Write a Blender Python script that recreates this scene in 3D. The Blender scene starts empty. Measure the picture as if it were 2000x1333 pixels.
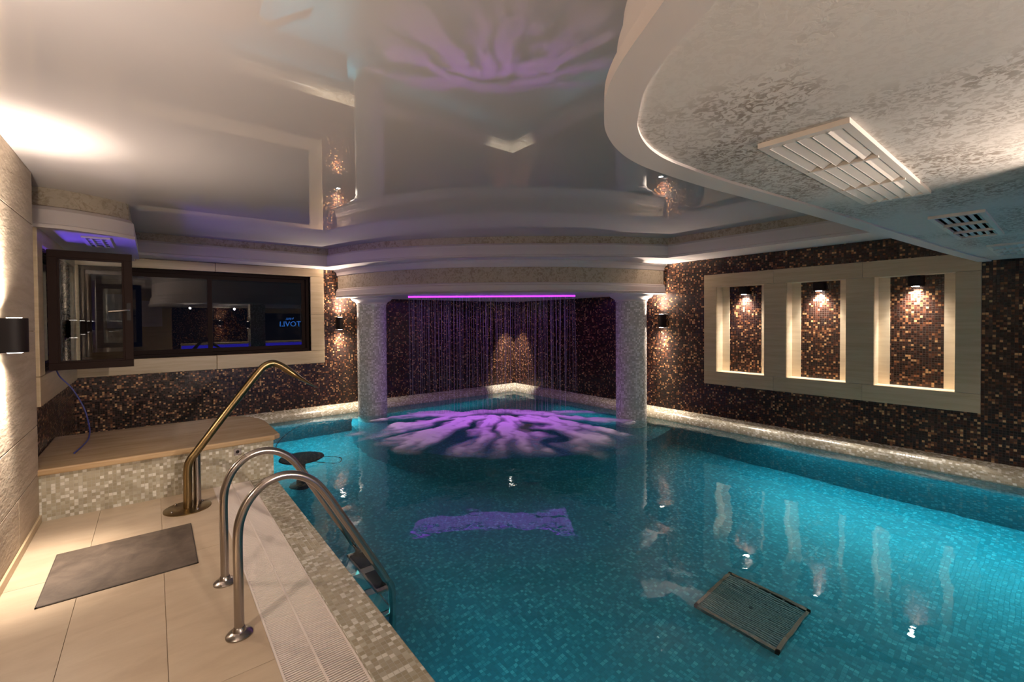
import bpy, bmesh, math, random
from mathutils import Vector, Matrix
random.seed(7)
C = bpy.context.scene.collection
PI = math.pi

# ------------------------------------------------------------------ camera, world, exposure, lights
SC = bpy.context.scene
SC.view_settings.view_transform = 'Standard'
SC.view_settings.look = 'None'
SC.view_settings.exposure = 1.15
SC.view_settings.gamma = 1.0
SC.view_settings.use_curve_mapping = False
SC.cycles.caustics_reflective = False
SC.cycles.caustics_refractive = True
SC.cycles.max_bounces = 12
SC.cycles.diffuse_bounces = 6
SC.cycles.glossy_bounces = 6
SC.cycles.transmission_bounces = 8
SC.cycles.transparent_max_bounces = 24
SC.cycles.sample_clamp_indirect = 4.0

def setup_camera():
    yaw, pit, roll = (math.radians(a) for a in (38.686, -0.931, -0.405))
    F = Vector((math.sin(yaw)*math.cos(pit), math.cos(yaw)*math.cos(pit), math.sin(pit)))
    R = Vector((math.cos(yaw), -math.sin(yaw), 0)); U = R.cross(F)
    R, U = R*math.cos(roll)+U*math.sin(roll), -R*math.sin(roll)+U*math.cos(roll)
    cd = bpy.data.cameras.new('camera'); co = bpy.data.objects.new('camera', cd); C.objects.link(co)
    M = Matrix((R, U, -F)).transposed().to_4x4(); M.translation = Vector((0, 0, 1.5))
    co.matrix_world = M
    cd.sensor_width = 36; cd.lens = 875.6/2000*36; cd.shift_y = -27.3/2000
    cd.clip_start = 0.02; cd.clip_end = 100
    SC.camera = co
setup_camera()

W = bpy.data.worlds.new('night'); SC.world = W; W.use_nodes = True
W.node_tree.nodes['Background'].inputs[0].default_value = (0.05, 0.06, 0.12, 1)
W.node_tree.nodes['Background'].inputs[1].default_value = 0.02

WARM = (1.0, 0.83, 0.69); WHITE = (1.0, 0.88, 0.76); PURPLE = (0.45, 0.08, 0.95); CYAN = (0.10, 0.85, 1.0)
def spot(loc, direction, power, col=WARM, size=80, blend=1.0, soft=0.02, parent=None):
    l = bpy.data.lights.new('spot', 'SPOT'); l.energy = power; l.color = col
    l.spot_size = math.radians(size); l.spot_blend = blend; l.shadow_soft_size = soft
    o = bpy.data.objects.new('lamp_light', l); C.objects.link(o)
    o.location = loc; o.rotation_euler = Vector(direction).to_track_quat('-Z', 'Y').to_euler()
    return o
def area(loc, direction, power, sx, sy, col=WARM, spread=180, up='Y'):
    l = bpy.data.lights.new('area', 'AREA'); l.energy = power; l.color = col
    l.shape = 'RECTANGLE'; l.size = sx; l.size_y = sy; l.spread = math.radians(spread)
    o = bpy.data.objects.new('area_light', l); C.objects.link(o)
    o.location = loc
    z = -Vector(direction).normalized(); x = Vector(up).normalized() if not isinstance(up, str) else Vector((0, 1, 0))
    x = (x - z*x.dot(z)).normalized(); y = z.cross(x)
    o.matrix_world = Matrix.Translation(Vector(loc)) @ Matrix((x, y, z)).transposed().to_4x4()
    return o

XR, YB, ZC, XL, XW, YE, YR = 6.157, 7.61, 2.62, -0.688, -0.76, 4.84, -4.8
SOF, BLK, DRM = 2.018, 2.34, 1.885
# submerged cyan lights without fittings, added under the ledge lip for the teal glow
area((5.86, -0.4, -0.12), (-0.62, 0, -1), 26, 5.6, 0.05, CYAN, 130, (0, 1, 0))
area((1.7, 7.32, -0.12), (0, -0.62, -1), 8, 1.6, 0.05, CYAN, 130, (1, 0, 0))
area((0.93, 0.6, -0.20), (0.6, 0, -1), 7, 5.0, 0.05, CYAN, 150, (0, 1, 0))

area((5.86, 5.0, -0.10), (-0.9, 0, -1), 1.2, 1.8, 0.05, CYAN, 150, (0, 1, 0))  # weaker strips added to light the seat
area((4.2, 7.32, -0.10), (0, -0.9, -1), 1.2, 2.2, 0.05, CYAN, 150, (1, 0, 0))

# ------------------------------------------------------------------ materials
def nmat(name):
    m = bpy.data.materials.new(name); m.use_nodes = True; nt = m.node_tree
    return m, nt, nt.nodes['Principled BSDF'], nt.nodes['Material Output']
def link(nt, a, b): nt.links.new(a, b)
def node(nt, t, **kw):
    n = nt.nodes.new(t)
    for k, v in kw.items(): setattr(n, k, v)
    return n
def M(nt, op, a, b=None, c=None):
    n = nt.nodes.new('ShaderNodeMath'); n.operation = op
    for i, v in enumerate((a, b, c)):
        if v is None: continue
        if isinstance(v, (int, float)): n.inputs[i].default_value = v
        else: nt.links.new(v, n.inputs[i])
    return n.outputs[0]
def plain(name, col, rough=0.5, metal=0.0, spec=0.5, emit=None, es=0, coat=0):
    m, nt, p, o = nmat(name)
    p.inputs['Base Color'].default_value = (*col, 1); p.inputs['Roughness'].default_value = rough
    p.inputs['Metallic'].default_value = metal; p.inputs['Specular IOR Level'].default_value = spec
    p.inputs['Coat Weight'].default_value = coat
    if emit: p.inputs['Emission Color'].default_value = (*emit, 1); p.inputs['Emission Strength'].default_value = es
    return m
def mixcol(nt, fac, a, b):
    n = node(nt, 'ShaderNodeMix', data_type='RGBA')
    if isinstance(fac, (int, float)): n.inputs[0].default_value = fac
    else: link(nt, fac, n.inputs[0])
    for s, v in ((6, a), (7, b)):
        if isinstance(v, tuple): n.inputs[s].default_value = (*v, 1)
        else: link(nt, v, n.inputs[s])
    return n.outputs[2]
def mosaic(name, pitch, stops, grout, gw=0.10, rough=0.18, metal=0.0, seed=0.0, bump=0.25, mottle=0.3):
    """square glass mosaic in metres on the UV map; stops: [(pos, colour, metallic)]"""
    m, nt, p, o = nmat(name)
    uv = node(nt, 'ShaderNodeUVMap'); sep = node(nt, 'ShaderNodeSeparateXYZ'); link(nt, uv.outputs[0], sep.inputs[0])
    u = M(nt, 'DIVIDE', sep.outputs[0], pitch); v = M(nt, 'DIVIDE', sep.outputs[1], pitch)
    cu = M(nt, 'FLOOR', u); cv = M(nt, 'FLOOR', v)
    cb = node(nt, 'ShaderNodeCombineXYZ'); link(nt, cu, cb.inputs[0]); link(nt, cv, cb.inputs[1]); cb.inputs[2].default_value = seed
    wn = node(nt, 'ShaderNodeTexWhiteNoise', noise_dimensions='3D'); link(nt, cb.outputs[0], wn.inputs[0])
    ramp = node(nt, 'ShaderNodeValToRGB'); ramp.color_ramp.interpolation = 'CONSTANT'
    cr = ramp.color_ramp
    cr.elements[0].position = 0; cr.elements[0].color = (*stops[0][1], 1)
    cr.elements[1].position = stops[1][0]; cr.elements[1].color = (*stops[1][1], 1)
    for s in stops[2:]:
        e = cr.elements.new(s[0]); e.color = (*s[1], 1)
    link(nt, wn.outputs[0], ramp.inputs[0])
    hs = node(nt, 'ShaderNodeHueSaturation'); link(nt, ramp.outputs[0], hs.inputs['Color'])
    sc = node(nt, 'ShaderNodeSeparateColor'); link(nt, wn.outputs[1], sc.inputs[0])
    link(nt, M(nt, 'MULTIPLY_ADD', sc.outputs[1], mottle, 1-mottle/2), hs.inputs['Value'])
    fu = M(nt, 'ABSOLUTE', M(nt, 'SUBTRACT', M(nt, 'FRACT', u), 0.5)); fv = M(nt, 'ABSOLUTE', M(nt, 'SUBTRACT', M(nt, 'FRACT', v), 0.5))
    mx = M(nt, 'MAXIMUM', fu, fv)
    g = M(nt, 'GREATER_THAN', mx, 0.5-gw/2)
    link(nt, mixcol(nt, g, hs.outputs[0], grout), p.inputs['Base Color'])
    if metal:
        mr = node(nt, 'ShaderNodeValToRGB'); mr.color_ramp.interpolation = 'CONSTANT'
        mr.color_ramp.elements[0].color = (stops[0][2],)*3+(1,)
        mr.color_ramp.elements[1].position = stops[1][0]; mr.color_ramp.elements[1].color = (stops[1][2],)*3+(1,)
        for s in stops[2:]:
            e = mr.color_ramp.elements.new(s[0]); e.color = (s[2],)*3+(1,)
        link(nt, wn.outputs[0], mr.inputs[0])
        link(nt, M(nt, 'MULTIPLY', mr.outputs[0], M(nt, 'SUBTRACT', 1.0, g)), p.inputs['Metallic'])
    link(nt, M(nt, 'MULTIPLY_ADD', g, 0.6, M(nt, 'MULTIPLY_ADD', sc.outputs[0], 0.15, rough)), p.inputs['Roughness'])
    # pillowed tiles, each a touch out of true
    h = M(nt, 'SUBTRACT', 1.0, M(nt, 'SMOOTH_MIN', M(nt, 'MULTIPLY', M(nt, 'MAXIMUM', M(nt, 'SUBTRACT', mx, 0.5-gw*0.9), 0.0), 8.0), 1.0, 0.1))
    tilt = M(nt, 'MULTIPLY', M(nt, 'SUBTRACT', M(nt, 'FRACT', u), 0.5), M(nt, 'SUBTRACT', sc.outputs[2], 0.5))
    b = node(nt, 'ShaderNodeBump'); b.inputs['Distance'].default_value = 0.002; b.inputs['Strength'].default_value = bump
    link(nt, M(nt, 'ADD', h, M(nt, 'MULTIPLY', tilt, 1.2)), b.inputs['Height']); link(nt, b.outputs[0], p.inputs['Normal'])
    return m
def stone(name, a, b, rough=0.35, scale=(0.6, 0.6, 9), bump=0.0, seed=0, dist=0.004, fine=60):
    m, nt, p, o = nmat(name)
    tc = node(nt, 'ShaderNodeTexCoord'); mp = node(nt, 'ShaderNodeMapping'); mp.inputs['Scale'].default_value = scale
    oi = node(nt, 'ShaderNodeObjectInfo'); off = node(nt, 'ShaderNodeVectorMath', operation='SCALE'); 
    cx = node(nt, 'ShaderNodeCombineXYZ'); [link(nt, oi.outputs['Random'], cx.inputs[i]) for i in range(3)]
    link(nt, cx.outputs[0], off.inputs[0]); off.inputs['Scale'].default_value = 13.0
    ad = node(nt, 'ShaderNodeVectorMath', operation='ADD'); link(nt, tc.outputs['Object'], ad.inputs[0]); link(nt, off.outputs[0], ad.inputs[1])
    link(nt, ad.outputs[0], mp.inputs[0])
    n1 = node(nt, 'ShaderNodeTexNoise'); n1.inputs['Scale'].default_value = 3; n1.inputs['Detail'].default_value = 8; n1.inputs['Roughness'].default_value = 0.62; n1.inputs['Distortion'].default_value = 0.4
    link(nt, mp.outputs[0], n1.inputs[0])
    r = node(nt, 'ShaderNodeValToRGB'); r.color_ramp.elements[0].position = 0.32; r.color_ramp.elements[1].position = 0.68
    r.color_ramp.elements[0].color = (*a, 1); r.color_ramp.elements[1].color = (*b, 1); link(nt, n1.outputs[0], r.inputs[0])
    link(nt, r.outputs[0], p.inputs['Base Color']); p.inputs['Roughness'].default_value = rough
    if bump:
        bn = node(nt, 'ShaderNodeBump'); bn.inputs['Strength'].default_value = bump; bn.inputs['Distance'].default_value = dist
        n2 = node(nt, 'ShaderNodeTexNoise'); n2.inputs['Scale'].default_value = fine; n2.inputs['Detail'].default_value = 4
        mp2 = node(nt, 'ShaderNodeMapping'); mp2.inputs['Scale'].default_value = (1, 0.35, 1); mp2.inputs['Rotation'].default_value = (math.radians(28), 0, 0)
        link(nt, tc.outputs['Object'], mp2.inputs[0]); link(nt, mp2.outputs[0], n2.inputs[0])
        link(nt, n2.outputs[0], bn.inputs['Height']); link(nt, bn.outputs[0], p.inputs['Normal'])
    return m
def plaster(name, base, fleck, lo=0.54, hi=0.60, scale=22, patch=(0.44, 0.56), rough=0.55):
    m, nt, p, o = nmat(name)
    tc = node(nt, 'ShaderNodeTexCoord')
    n1 = node(nt, 'ShaderNodeTexNoise'); n1.inputs['Scale'].default_value = scale; n1.inputs['Detail'].default_value = 6; n1.inputs['Roughness'].default_value = 0.6; n1.inputs['Distortion'].default_value = 1.2
    n2 = node(nt, 'ShaderNodeTexNoise'); n2.inputs['Scale'].default_value = 1.7; n2.inputs['Detail'].default_value = 3
    link(nt, tc.outputs['Object'], n1.inputs[0]); link(nt, tc.outputs['Object'], n2.inputs[0])
    r1 = node(nt, 'ShaderNodeMapRange'); r1.inputs[1].default_value = lo; r1.inputs[2].default_value = hi; link(nt, n1.outputs[0], r1.inputs[0])
    r2 = node(nt, 'ShaderNodeMapRange'); r2.inputs[1].default_value = patch[0]; r2.inputs[2].default_value = patch[1]; link(nt, n2.outputs[0], r2.inputs[0])
    f = M(nt, 'MULTIPLY', r1.outputs[0], M(nt, 'MULTIPLY_ADD', r2.outputs[0], 0.9, 0.1))
    link(nt, mixcol(nt, f, base, fleck), p.inputs['Base Color']); p.inputs['Roughness'].default_value = rough
    b = node(nt, 'ShaderNodeBump'); b.inputs['Strength'].default_value = 0.25; b.inputs['Distance'].default_value = 0.003
    b.invert = True; link(nt, f, b.inputs['Height']); link(nt, b.outputs[0], p.inputs['Normal'])
    return m
def glassmat(name, tint=(1, 1, 1), ior=1.5, boost=1.0, rough=0.0):
    m, nt, p, o = nmat(name); nt.nodes.remove(p)
    t = node(nt, 'ShaderNodeBsdfTransparent'); t.inputs[0].default_value = (*tint, 1)
    g = node(nt, 'ShaderNodeBsdfGlossy'); g.inputs['Roughness'].default_value = rough
    fr = node(nt, 'ShaderNodeFresnel'); fr.inputs[0].default_value = ior
    mx = node(nt, 'ShaderNodeMixShader'); link(nt, M(nt, 'MINIMUM', M(nt, 'MULTIPLY', fr.outputs[0], boost), 1.0), mx.inputs[0])
    link(nt, t.outputs[0], mx.inputs[1]); link(nt, g.outputs[0], mx.inputs[2]); link(nt, mx.outputs[0], o.inputs[0])
    return m

DK = [(0, (0.016, 0.006, 0.004), 0), (0.44, (0.034, 0.011, 0.006), 0), (0.70, (0.085, 0.028, 0.012), 0.1), (0.82, (0.22, 0.085, 0.032), 0.25), (0.92, (0.48, 0.27, 0.12), 0.25)]
m_dark = mosaic('dark_mosaic', 0.0233, DK, (0.03, 0.02, 0.015), 0.12, 0.16, metal=1, bump=0.5, mottle=0.5)
LT = [(0, (0.32, 0.285, 0.20), 0), (0.34, (0.36, 0.32, 0.235), 0), (0.66, (0.41, 0.375, 0.29), 0), (0.78, (0.60, 0.575, 0.50), 0)]
m_light = mosaic('light_mosaic', 0.0250, LT, (0.38, 0.35, 0.28), 0.10, 0.20, bump=0.3, mottle=0.12)
CT = [(0, (0.44, 0.43, 0.39), 0), (0.30, (0.54, 0.53, 0.49), 0), (0.62, (0.66, 0.65, 0.62), 0), (0.80, (0.78, 0.77, 0.75), 0)]
m_coltile = mosaic('column_mosaic', 0.0250, CT, (0.50, 0.48, 0.44), 0.10, 0.20, bump=0.3, mottle=0.12, seed=5)
LP = [(0, (0.012, 0.165, 0.205), 0), (0.45, (0.018, 0.20, 0.245), 0), (0.70, (0.035, 0.26, 0.31), 0), (0.90, (0.07, 0.34, 0.39), 0)]
m_pool = mosaic('pool_mosaic', 0.0250, LP, (0.03, 0.20, 0.24), 0.12, 0.35, bump=0.2, mottle=0.15, seed=3)
m_trav = stone('travertine', (0.44, 0.335, 0.20), (0.56, 0.445, 0.285), 0.38)
m_litline = stone('lit_niche_travertine', (0.64, 0.53, 0.38), (0.76, 0.66, 0.50), 0.4)  # paler copy of the travertine, niche lamplight put into the colour
m_slab = stone('bench_travertine', (0.34, 0.22, 0.11), (0.48, 0.345, 0.20), 0.20, scale=(0.5, 3, 5))
m_clad = stone('split_cladding', (0.37, 0.295, 0.21), (0.50, 0.42, 0.32), 0.75, scale=(0.6, 0.6, 6), bump=0.45, dist=0.006, fine=42)
m_deck = stone('deck_stone', (0.42, 0.325, 0.225), (0.52, 0.42, 0.30), 0.42, scale=(0.8, 2.2, 1), bump=0.05)
m_plast = plaster('soffit_plaster', (0.64, 0.60, 0.56), (0.28, 0.23, 0.19), 0.47, 0.56, scale=44, patch=(0.46, 0.60))
m_cream = plaster('cream_band', (0.50, 0.435, 0.325), (0.33, 0.26, 0.17), 0.47, 0.62, scale=20, patch=(0.30, 0.50))
m_white = plain('white_trim', (0.66, 0.60, 0.57), 0.45)
m_ceil = plain('stretch_ceiling', (0.50, 0.465, 0.455), 0.0)
m_ceil.node_tree.nodes['Principled BSDF'].inputs['IOR'].default_value = 2.15
m_frame = plain('brown_window_frame', (0.016, 0.007, 0.005), 0.6, spec=0.12)
m_lampb = plain('lamp_body', (0.012, 0.008, 0.008), 0.5, spec=0.2)
m_lens = plain('lamp_lens', (1, 1, 1), 0.3, emit=WHITE, es=14)
m_steel = plain('brushed_steel', (0.34, 0.30, 0.27), 0.24, 1.0)
m_bronze = plain('aged_bronze', (0.24, 0.17, 0.08), 0.30, 1.0)
m_rub = plain('black_rubber', (0.01, 0.01, 0.01), 0.6)
m_disc = plain('dark_disc', (0.02, 0.022, 0.03), 0.5)
m_grate = plain('white_grate_plastic', (0.74, 0.66, 0.60), 0.45)
m_mat = stone('floor_mat', (0.062, 0.046, 0.034), (0.125, 0.095, 0.072), 0.6, scale=(3, 3, 3), bump=0.2)
m_matedge = plain('mat_edge', (0.05, 0.04, 0.03), 0.7)
m_vent = plain('vent_white', (0.74, 0.68, 0.62), 0.5)
m_shade = plain('shade_black', (0.006, 0.006, 0.008), 0.9)
m_led = plain('purple_led', (0.2, 0.0, 0.4), 0.4, emit=(0.42, 0.03, 0.95), es=1.6)
m_blueglow = plain('blue_glow', (0.0, 0.0, 0.3), 0.4, emit=(0.05, 0.03, 0.85), es=1.2)
m_sign = plain('sign_letters', (0.02, 0.1, 0.4), 0.4, emit=(0.05, 0.28, 1.0), es=2.2)
m_pane = glassmat('window_pane', (0.85, 0.88, 0.88), 1.5, 1.3)
m_cable = plain('blue_cable', (0.03, 0.04, 0.22), 0.45)
m_grout = plain('grout', (0.42, 0.33, 0.23), 0.9)
m_screen = plain('frosted_panel', (0.65, 0.62, 0.70), 0.5)

def make_water():
    m, nt, p, o = nmat('pool_water'); nt.nodes.remove(p)
    g = node(nt, 'ShaderNodeBsdfGlass'); g.inputs['IOR'].default_value = 1.33; g.inputs['Roughness'].default_value = 0.0
    g.inputs[0].default_value = (0.92, 1, 1, 1)
    tc = node(nt, 'ShaderNodeTexCoord')
    n1 = node(nt, 'ShaderNodeTexNoise'); n1.inputs['Scale'].default_value = 1.6; n1.inputs['Detail'].default_value = 2
    n2 = node(nt, 'ShaderNodeTexNoise'); n2.inputs['Scale'].default_value = 9; n2.inputs['Detail'].default_value = 3
    link(nt, tc.outputs['Object'], n1.inputs[0]); link(nt, tc.outputs['Object'], n2.inputs[0])
    # ripples grow towards the falling water
    d = node(nt, 'ShaderNodeVectorMath', operation='DISTANCE'); link(nt, tc.outputs['Object'], d.inputs[0]); d.inputs[1].default_value = (4.0, 5.8, 0)
    mr = node(nt, 'ShaderNodeMapRange'); mr.inputs[1].default_value = 1.0; mr.inputs[2].default_value = 4.2; mr.inputs[3].default_value = 0.35; mr.inputs[4].default_value = 0.05
    link(nt, d.outputs['Value'], mr.inputs[0])
    h = M(nt, 'ADD', n1.outputs[0], M(nt, 'MULTIPLY', n2.outputs[0], mr.outputs[0]))
    b = node(nt, 'ShaderNodeBump'); b.inputs['Strength'].default_value = 1.0; b.inputs['Distance'].default_value = 0.011
    link(nt, h, b.inputs['Height']); link(nt, b.outputs[0], g.inputs['Normal']); link(nt, g.outputs[0], o.inputs[0])
    return m
m_water = make_water()
def make_foam():
    m, nt, p, o = nmat('white_foam')
    a = node(nt, 'ShaderNodeAttribute', attribute_name='coverage')
    tc = node(nt, 'ShaderNodeTexCoord'); n1 = node(nt, 'ShaderNodeTexNoise'); n1.inputs['Scale'].default_value = 14; n1.inputs['Detail'].default_value = 5
    link(nt, tc.outputs['Object'], n1.inputs[0])
    f = M(nt, 'MULTIPLY', a.outputs['Fac'], M(nt, 'MULTIPLY_ADD', n1.outputs[0], 0.5, 1.0)); f = M(nt, 'MINIMUM', f, 0.8)
    p.inputs['Base Color'].default_value = (0.88, 0.86, 0.88, 1); p.inputs['Roughness'].default_value = 0.8
    link(nt, f, p.inputs['Alpha'])
    return m
m_foam = make_foam()
m_strand = plain('falling_water', (0.7, 0.7, 0.75), 0.15); m_strand.node_tree.nodes['Principled BSDF'].inputs['Alpha'].default_value = 0.36

# ------------------------------------------------------------------ mesh helpers
def tag(o, label=None, cat=None, group=None, kind=None):
    if label: o['label'] = label
    if cat: o['category'] = cat
    if group: o['group'] = group
    if kind: o['kind'] = kind
    return o
def wloc(o):
    v = Vector((0, 0, 0))
    while o: v += o.location; o = o.parent
    return v
def thing(name, label, cat, loc=(0, 0, 0), group=None, kind=None):
    o = bpy.data.objects.new(name, None); C.objects.link(o); o.location = loc; o.empty_display_size = 0.1
    return tag(o, label, cat, group, kind)
class MB:
    def __init__(s): s.v = []; s.f = []; s.uv = {}
    def add(s, vs, fs, uvs=None):
        n = len(s.v); s.v += [tuple(v) for v in vs]
        for i, f in enumerate(fs):
            if uvs: s.uv[len(s.f)] = uvs[i]
            s.f.append([n+k for k in f])
        return s
    def box(s, x0, x1, y0, y1, z0, z1):
        x0, x1 = sorted((x0, x1)); y0, y1 = sorted((y0, y1)); z0, z1 = sorted((z0, z1))
        vs = [(x, y, z) for z in (z0, z1) for y in (y0, y1) for x in (x0, x1)]
        return s.add(vs, [(0, 2, 3, 1), (4, 5, 7, 6), (0, 1, 5, 4), (2, 6, 7, 3), (0, 4, 6, 2), (1, 3, 7, 5)])
    def prism(s, pts, z0, z1):
        n = len(pts)
        a = sum(pts[i][0]*pts[(i+1) % n][1]-pts[(i+1) % n][0]*pts[i][1] for i in range(n))
        if a < 0: pts = pts[::-1]
        vs = [(x, y, z0) for x, y in pts]+[(x, y, z1) for x, y in pts]
        return s.add(vs, [tuple(range(n))[::-1], tuple(range(n, 2*n))]+[(i, (i+1) % n, n+(i+1) % n, n+i) for i in range(n)])
    def lathe(s, c, prof, seg=32, axis='z', uvr=None):
        """prof: [(r, h)] about axis through c"""
        vs = []; fs = []; uv = []
        for r, h in prof:
            for k in range(seg):
                a = 2*PI*k/seg; x, y = r*math.cos(a), r*math.sin(a)
                vs.append({'z': (c[0]+x, c[1]+y, c[2]+h), 'x': (c[0]+h, c[1]+x, c[2]+y), 'y': (c[0]+x, c[1]+h, c[2]+y)}[axis])
        for i in range(len(prof)-1):
            for k in range(seg):
                k2 = (k+1) % seg; f = (i*seg+k, i*seg+k2, (i+1)*seg+k2, (i+1)*seg+k)
                if axis == 'y': f = f[::-1]
                fs.append(f)
                if uvr:
                    u0, u1 = 2*PI*uvr*k/seg, 2*PI*uvr*(k+1)/seg
                    q = [(u0, prof[i][1]), (u1, prof[i][1]), (u1, prof[i+1][1]), (u0, prof[i+1][1])]
                    uv.append(q)
        if not uvr: uv = None
        return s.add(vs, fs, uv)
    def disc(s, c, r, seg=32, axis='z', flip=False):
        vs = []
        for k in range(seg):
            a = 2*PI*k/seg; x, y = r*math.cos(a), r*math.sin(a)
            vs.append({'z': (c[0]+x, c[1]+y, c[2]), 'x': (c[0], c[1]+x, c[2]+y), 'y': (c[0]+x, c[1], c[2]+y)}[axis])
        f = tuple(range(seg)); return s.add(vs, [f[::-1] if flip else f])
    def tube(s, pts, r, seg=16, caps=True, flat=None):
        pts = [Vector(p) for p in pts]; rs = r if isinstance(r, (list, tuple)) else [r]*len(pts)
        fl = flat or [(1, 1)]*len(pts)
        t0 = (pts[1]-pts[0]).normalized(); nrm = Vector((0, 1, 0)) if abs(t0.y) < 0.9 else Vector((1, 0, 0))
        vs = []
        for i, p in enumerate(pts):
            t = ((pts[min(i+1, len(pts)-1)]-pts[i]).normalized()+(pts[i]-pts[max(i-1, 0)]).normalized()).normalized()
            nrm = (nrm-t*nrm.dot(t)).normalized(); b = t.cross(nrm)
            for k in range(seg):
                a = 2*PI*k/seg
                vs.append(p+(nrm*math.cos(a)*fl[i][0]+b*math.sin(a)*fl[i][1])*rs[i])
        fs = [(i*seg+k, i*seg+(k+1) % seg, (i+1)*seg+(k+1) % seg, (i+1)*seg+k) for i in range(len(pts)-1) for k in range(seg)]
        if caps: fs += [tuple(range(seg))[::-1], tuple(range((len(pts)-1)*seg, len(pts)*seg))]
        return s.add(vs, fs)
    def sweep(s, path, prof, side=1):
        """prof [(outward offset, z)] swept along a plan path; outward = right of travel when side=1"""
        P = [Vector(p) for p in path]; N = []
        for i in range(len(P)):
            a = (P[i]-P[i-1]).normalized() if i else None; b = (P[i+1]-P[i]).normalized() if i < len(P)-1 else None
            a = a or b; b = b or a; t = (a+b).normalized(); n = Vector((t.y, -t.x))*side
            N.append(n/max(0.5, n.dot(Vector((a.y, -a.x))*side)))
        L = [0]
        for i in range(1, len(P)): L.append(L[-1]+(P[i]-P[i-1]).length)
        m = len(prof); vs = [(*(P[i]+N[i]*o), z) for i in range(len(P)) for o, z in prof]; fs = []; uv = []
        for i in range(len(P)-1):
            for k in range(m-1):
                f = (i*m+k, (i+1)*m+k, (i+1)*m+k+1, i*m+k+1)
                q = [(L[i], prof[k][1]-prof[k][0]), (L[i+1], prof[k][1]-prof[k][0]), (L[i+1], prof[k+1][1]-prof[k+1][0]), (L[i], prof[k+1][1]-prof[k+1][0])]
                if side < 0: f = f[::-1]; q = q[::-1]
                fs.append(f); uv.append(q)
        return s.add(vs, fs, uv)
    def build(s, name, mat, parent=None, bevel=0, smooth=False, angle=40, fix=False):
        me = bpy.data.meshes.new(name); off = wloc(parent) if parent else Vector((0, 0, 0))
        me.from_pydata(s.v, [], s.f); me.update()
        uvl = me.uv_layers.new(name='UVMap')
        for p in me.polygons:
            n = p.normal; ax = max(range(3), key=lambda k: abs(n[k])); cu = s.uv.get(p.index)
            for j, li in enumerate(p.loop_indices):
                if cu: uvl.data[li].uv = cu[j]; continue
                v = s.v[me.loops[li].vertex_index]
                uvl.data[li].uv = (v[1], v[2]) if ax == 0 else ((v[0], v[2]) if ax == 1 else (v[0], v[1]))
        for v in me.vertices: v.co = Vector(v.co)-off
        if smooth or fix:
            bm = bmesh.new(); bm.from_mesh(me)
            if fix: bmesh.ops.recalc_face_normals(bm, faces=bm.faces)
            if smooth:
                for f in bm.faces: f.smooth = True
                for e in bm.edges:
                    if len(e.link_faces) == 2 and e.calc_face_angle(0) > math.radians(angle): e.smooth = False
            bm.to_mesh(me); bm.free()
        me.materials.append(mat)
        o = bpy.data.objects.new(name, me); C.objects.link(o); o.parent = parent
        if bevel:
            b = o.modifiers.new('bevel', 'BEVEL'); b.width = bevel; b.segments = 2; b.limit_method = 'ANGLE'; b.angle_limit = math.radians(50)
        return o
def catmull(P, n=8):
    P = [Vector(p) for p in P]; out = []
    for i in range(len(P)-1):
        p0, p1, p2, p3 = P[max(i-1, 0)], P[i], P[i+1], P[min(i+2, len(P)-1)]
        for k in range(n):
            t = k/n; out.append(0.5*((2*p1)+(p2-p0)*t+(2*p0-5*p1+4*p2-p3)*t*t+(3*p1-p0-3*p2+p3)*t**3))
    return out+[P[-1]]
def copy_tree(o, parent=None):
    c = o.copy(); C.objects.link(c); c.parent = parent
    for ch in list(o.children): copy_tree(ch, c)
    return c
def holes(b, plane, c0, c1, u0, u1, z0, z1, hs):
    """box wall c0..c1 thick on axis plane, with rectangular holes (u0,u1,z0,z1)"""
    us = sorted({u0, u1, *[h[0] for h in hs], *[h[1] for h in hs]}); zs = sorted({z0, z1, *[h[2] for h in hs], *[h[3] for h in hs]})
    for i in range(len(us)-1):
        j = 0
        while j < len(zs)-1:
            mu, mz = (us[i]+us[i+1])/2, (zs[j]+zs[j+1])/2
            if any(h[0] < mu < h[1] and h[2] < mz < h[3] for h in hs): j += 1; continue
            k = j
            while k+1 < len(zs)-1 and not any(h[0] < mu < h[1] and h[2] < (zs[k+1]+zs[k+2])/2 < h[3] for h in hs): k += 1
            if plane == 'x': b.box(c0, c1, us[i], us[i+1], zs[j], zs[k+1])
            else: b.box(us[i], us[i+1], c0, c1, zs[j], zs[k+1])
            j = k+1
    return b

# ------------------------------------------------------------------ room shell
PD = -1.2           # pool floor
PX0, PX1, PY0, PY1 = 0.894, 5.95, -3.2, 7.41
floor = MB().box(XL-0.3, 0.402, YR, YE+0.02, -0.30, -0.006).box(0.40, XR, YR, PY0-0.2, -0.30, -0.006).build('floor', m_grout)
tag(floor, kind='structure')
jx = [XL, -0.349, 0.028, 0.402]
for i in range(3):
    ys = [YE+0.02, [3.70, 3.70, 3.58][i], [2.12, 1.9, 2.20][i], 0.6, -0.6, -1.8, -3.0, YR]
    for j in range(len(ys)-1):
        MB().box(jx[i]+0.0012, jx[i+1]-0.0012, ys[j+1]+0.0012, ys[j]-0.0012, -0.022, 0).build('tile', m_deck, floor)
for i in range(8):
    x = 0.402+i*0.72
    MB().box(x+0.0015, min(x+0.72, XR)-0.0015, YR, PY0-0.2, -0.022, 0).build('tile', m_deck, floor)

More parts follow.
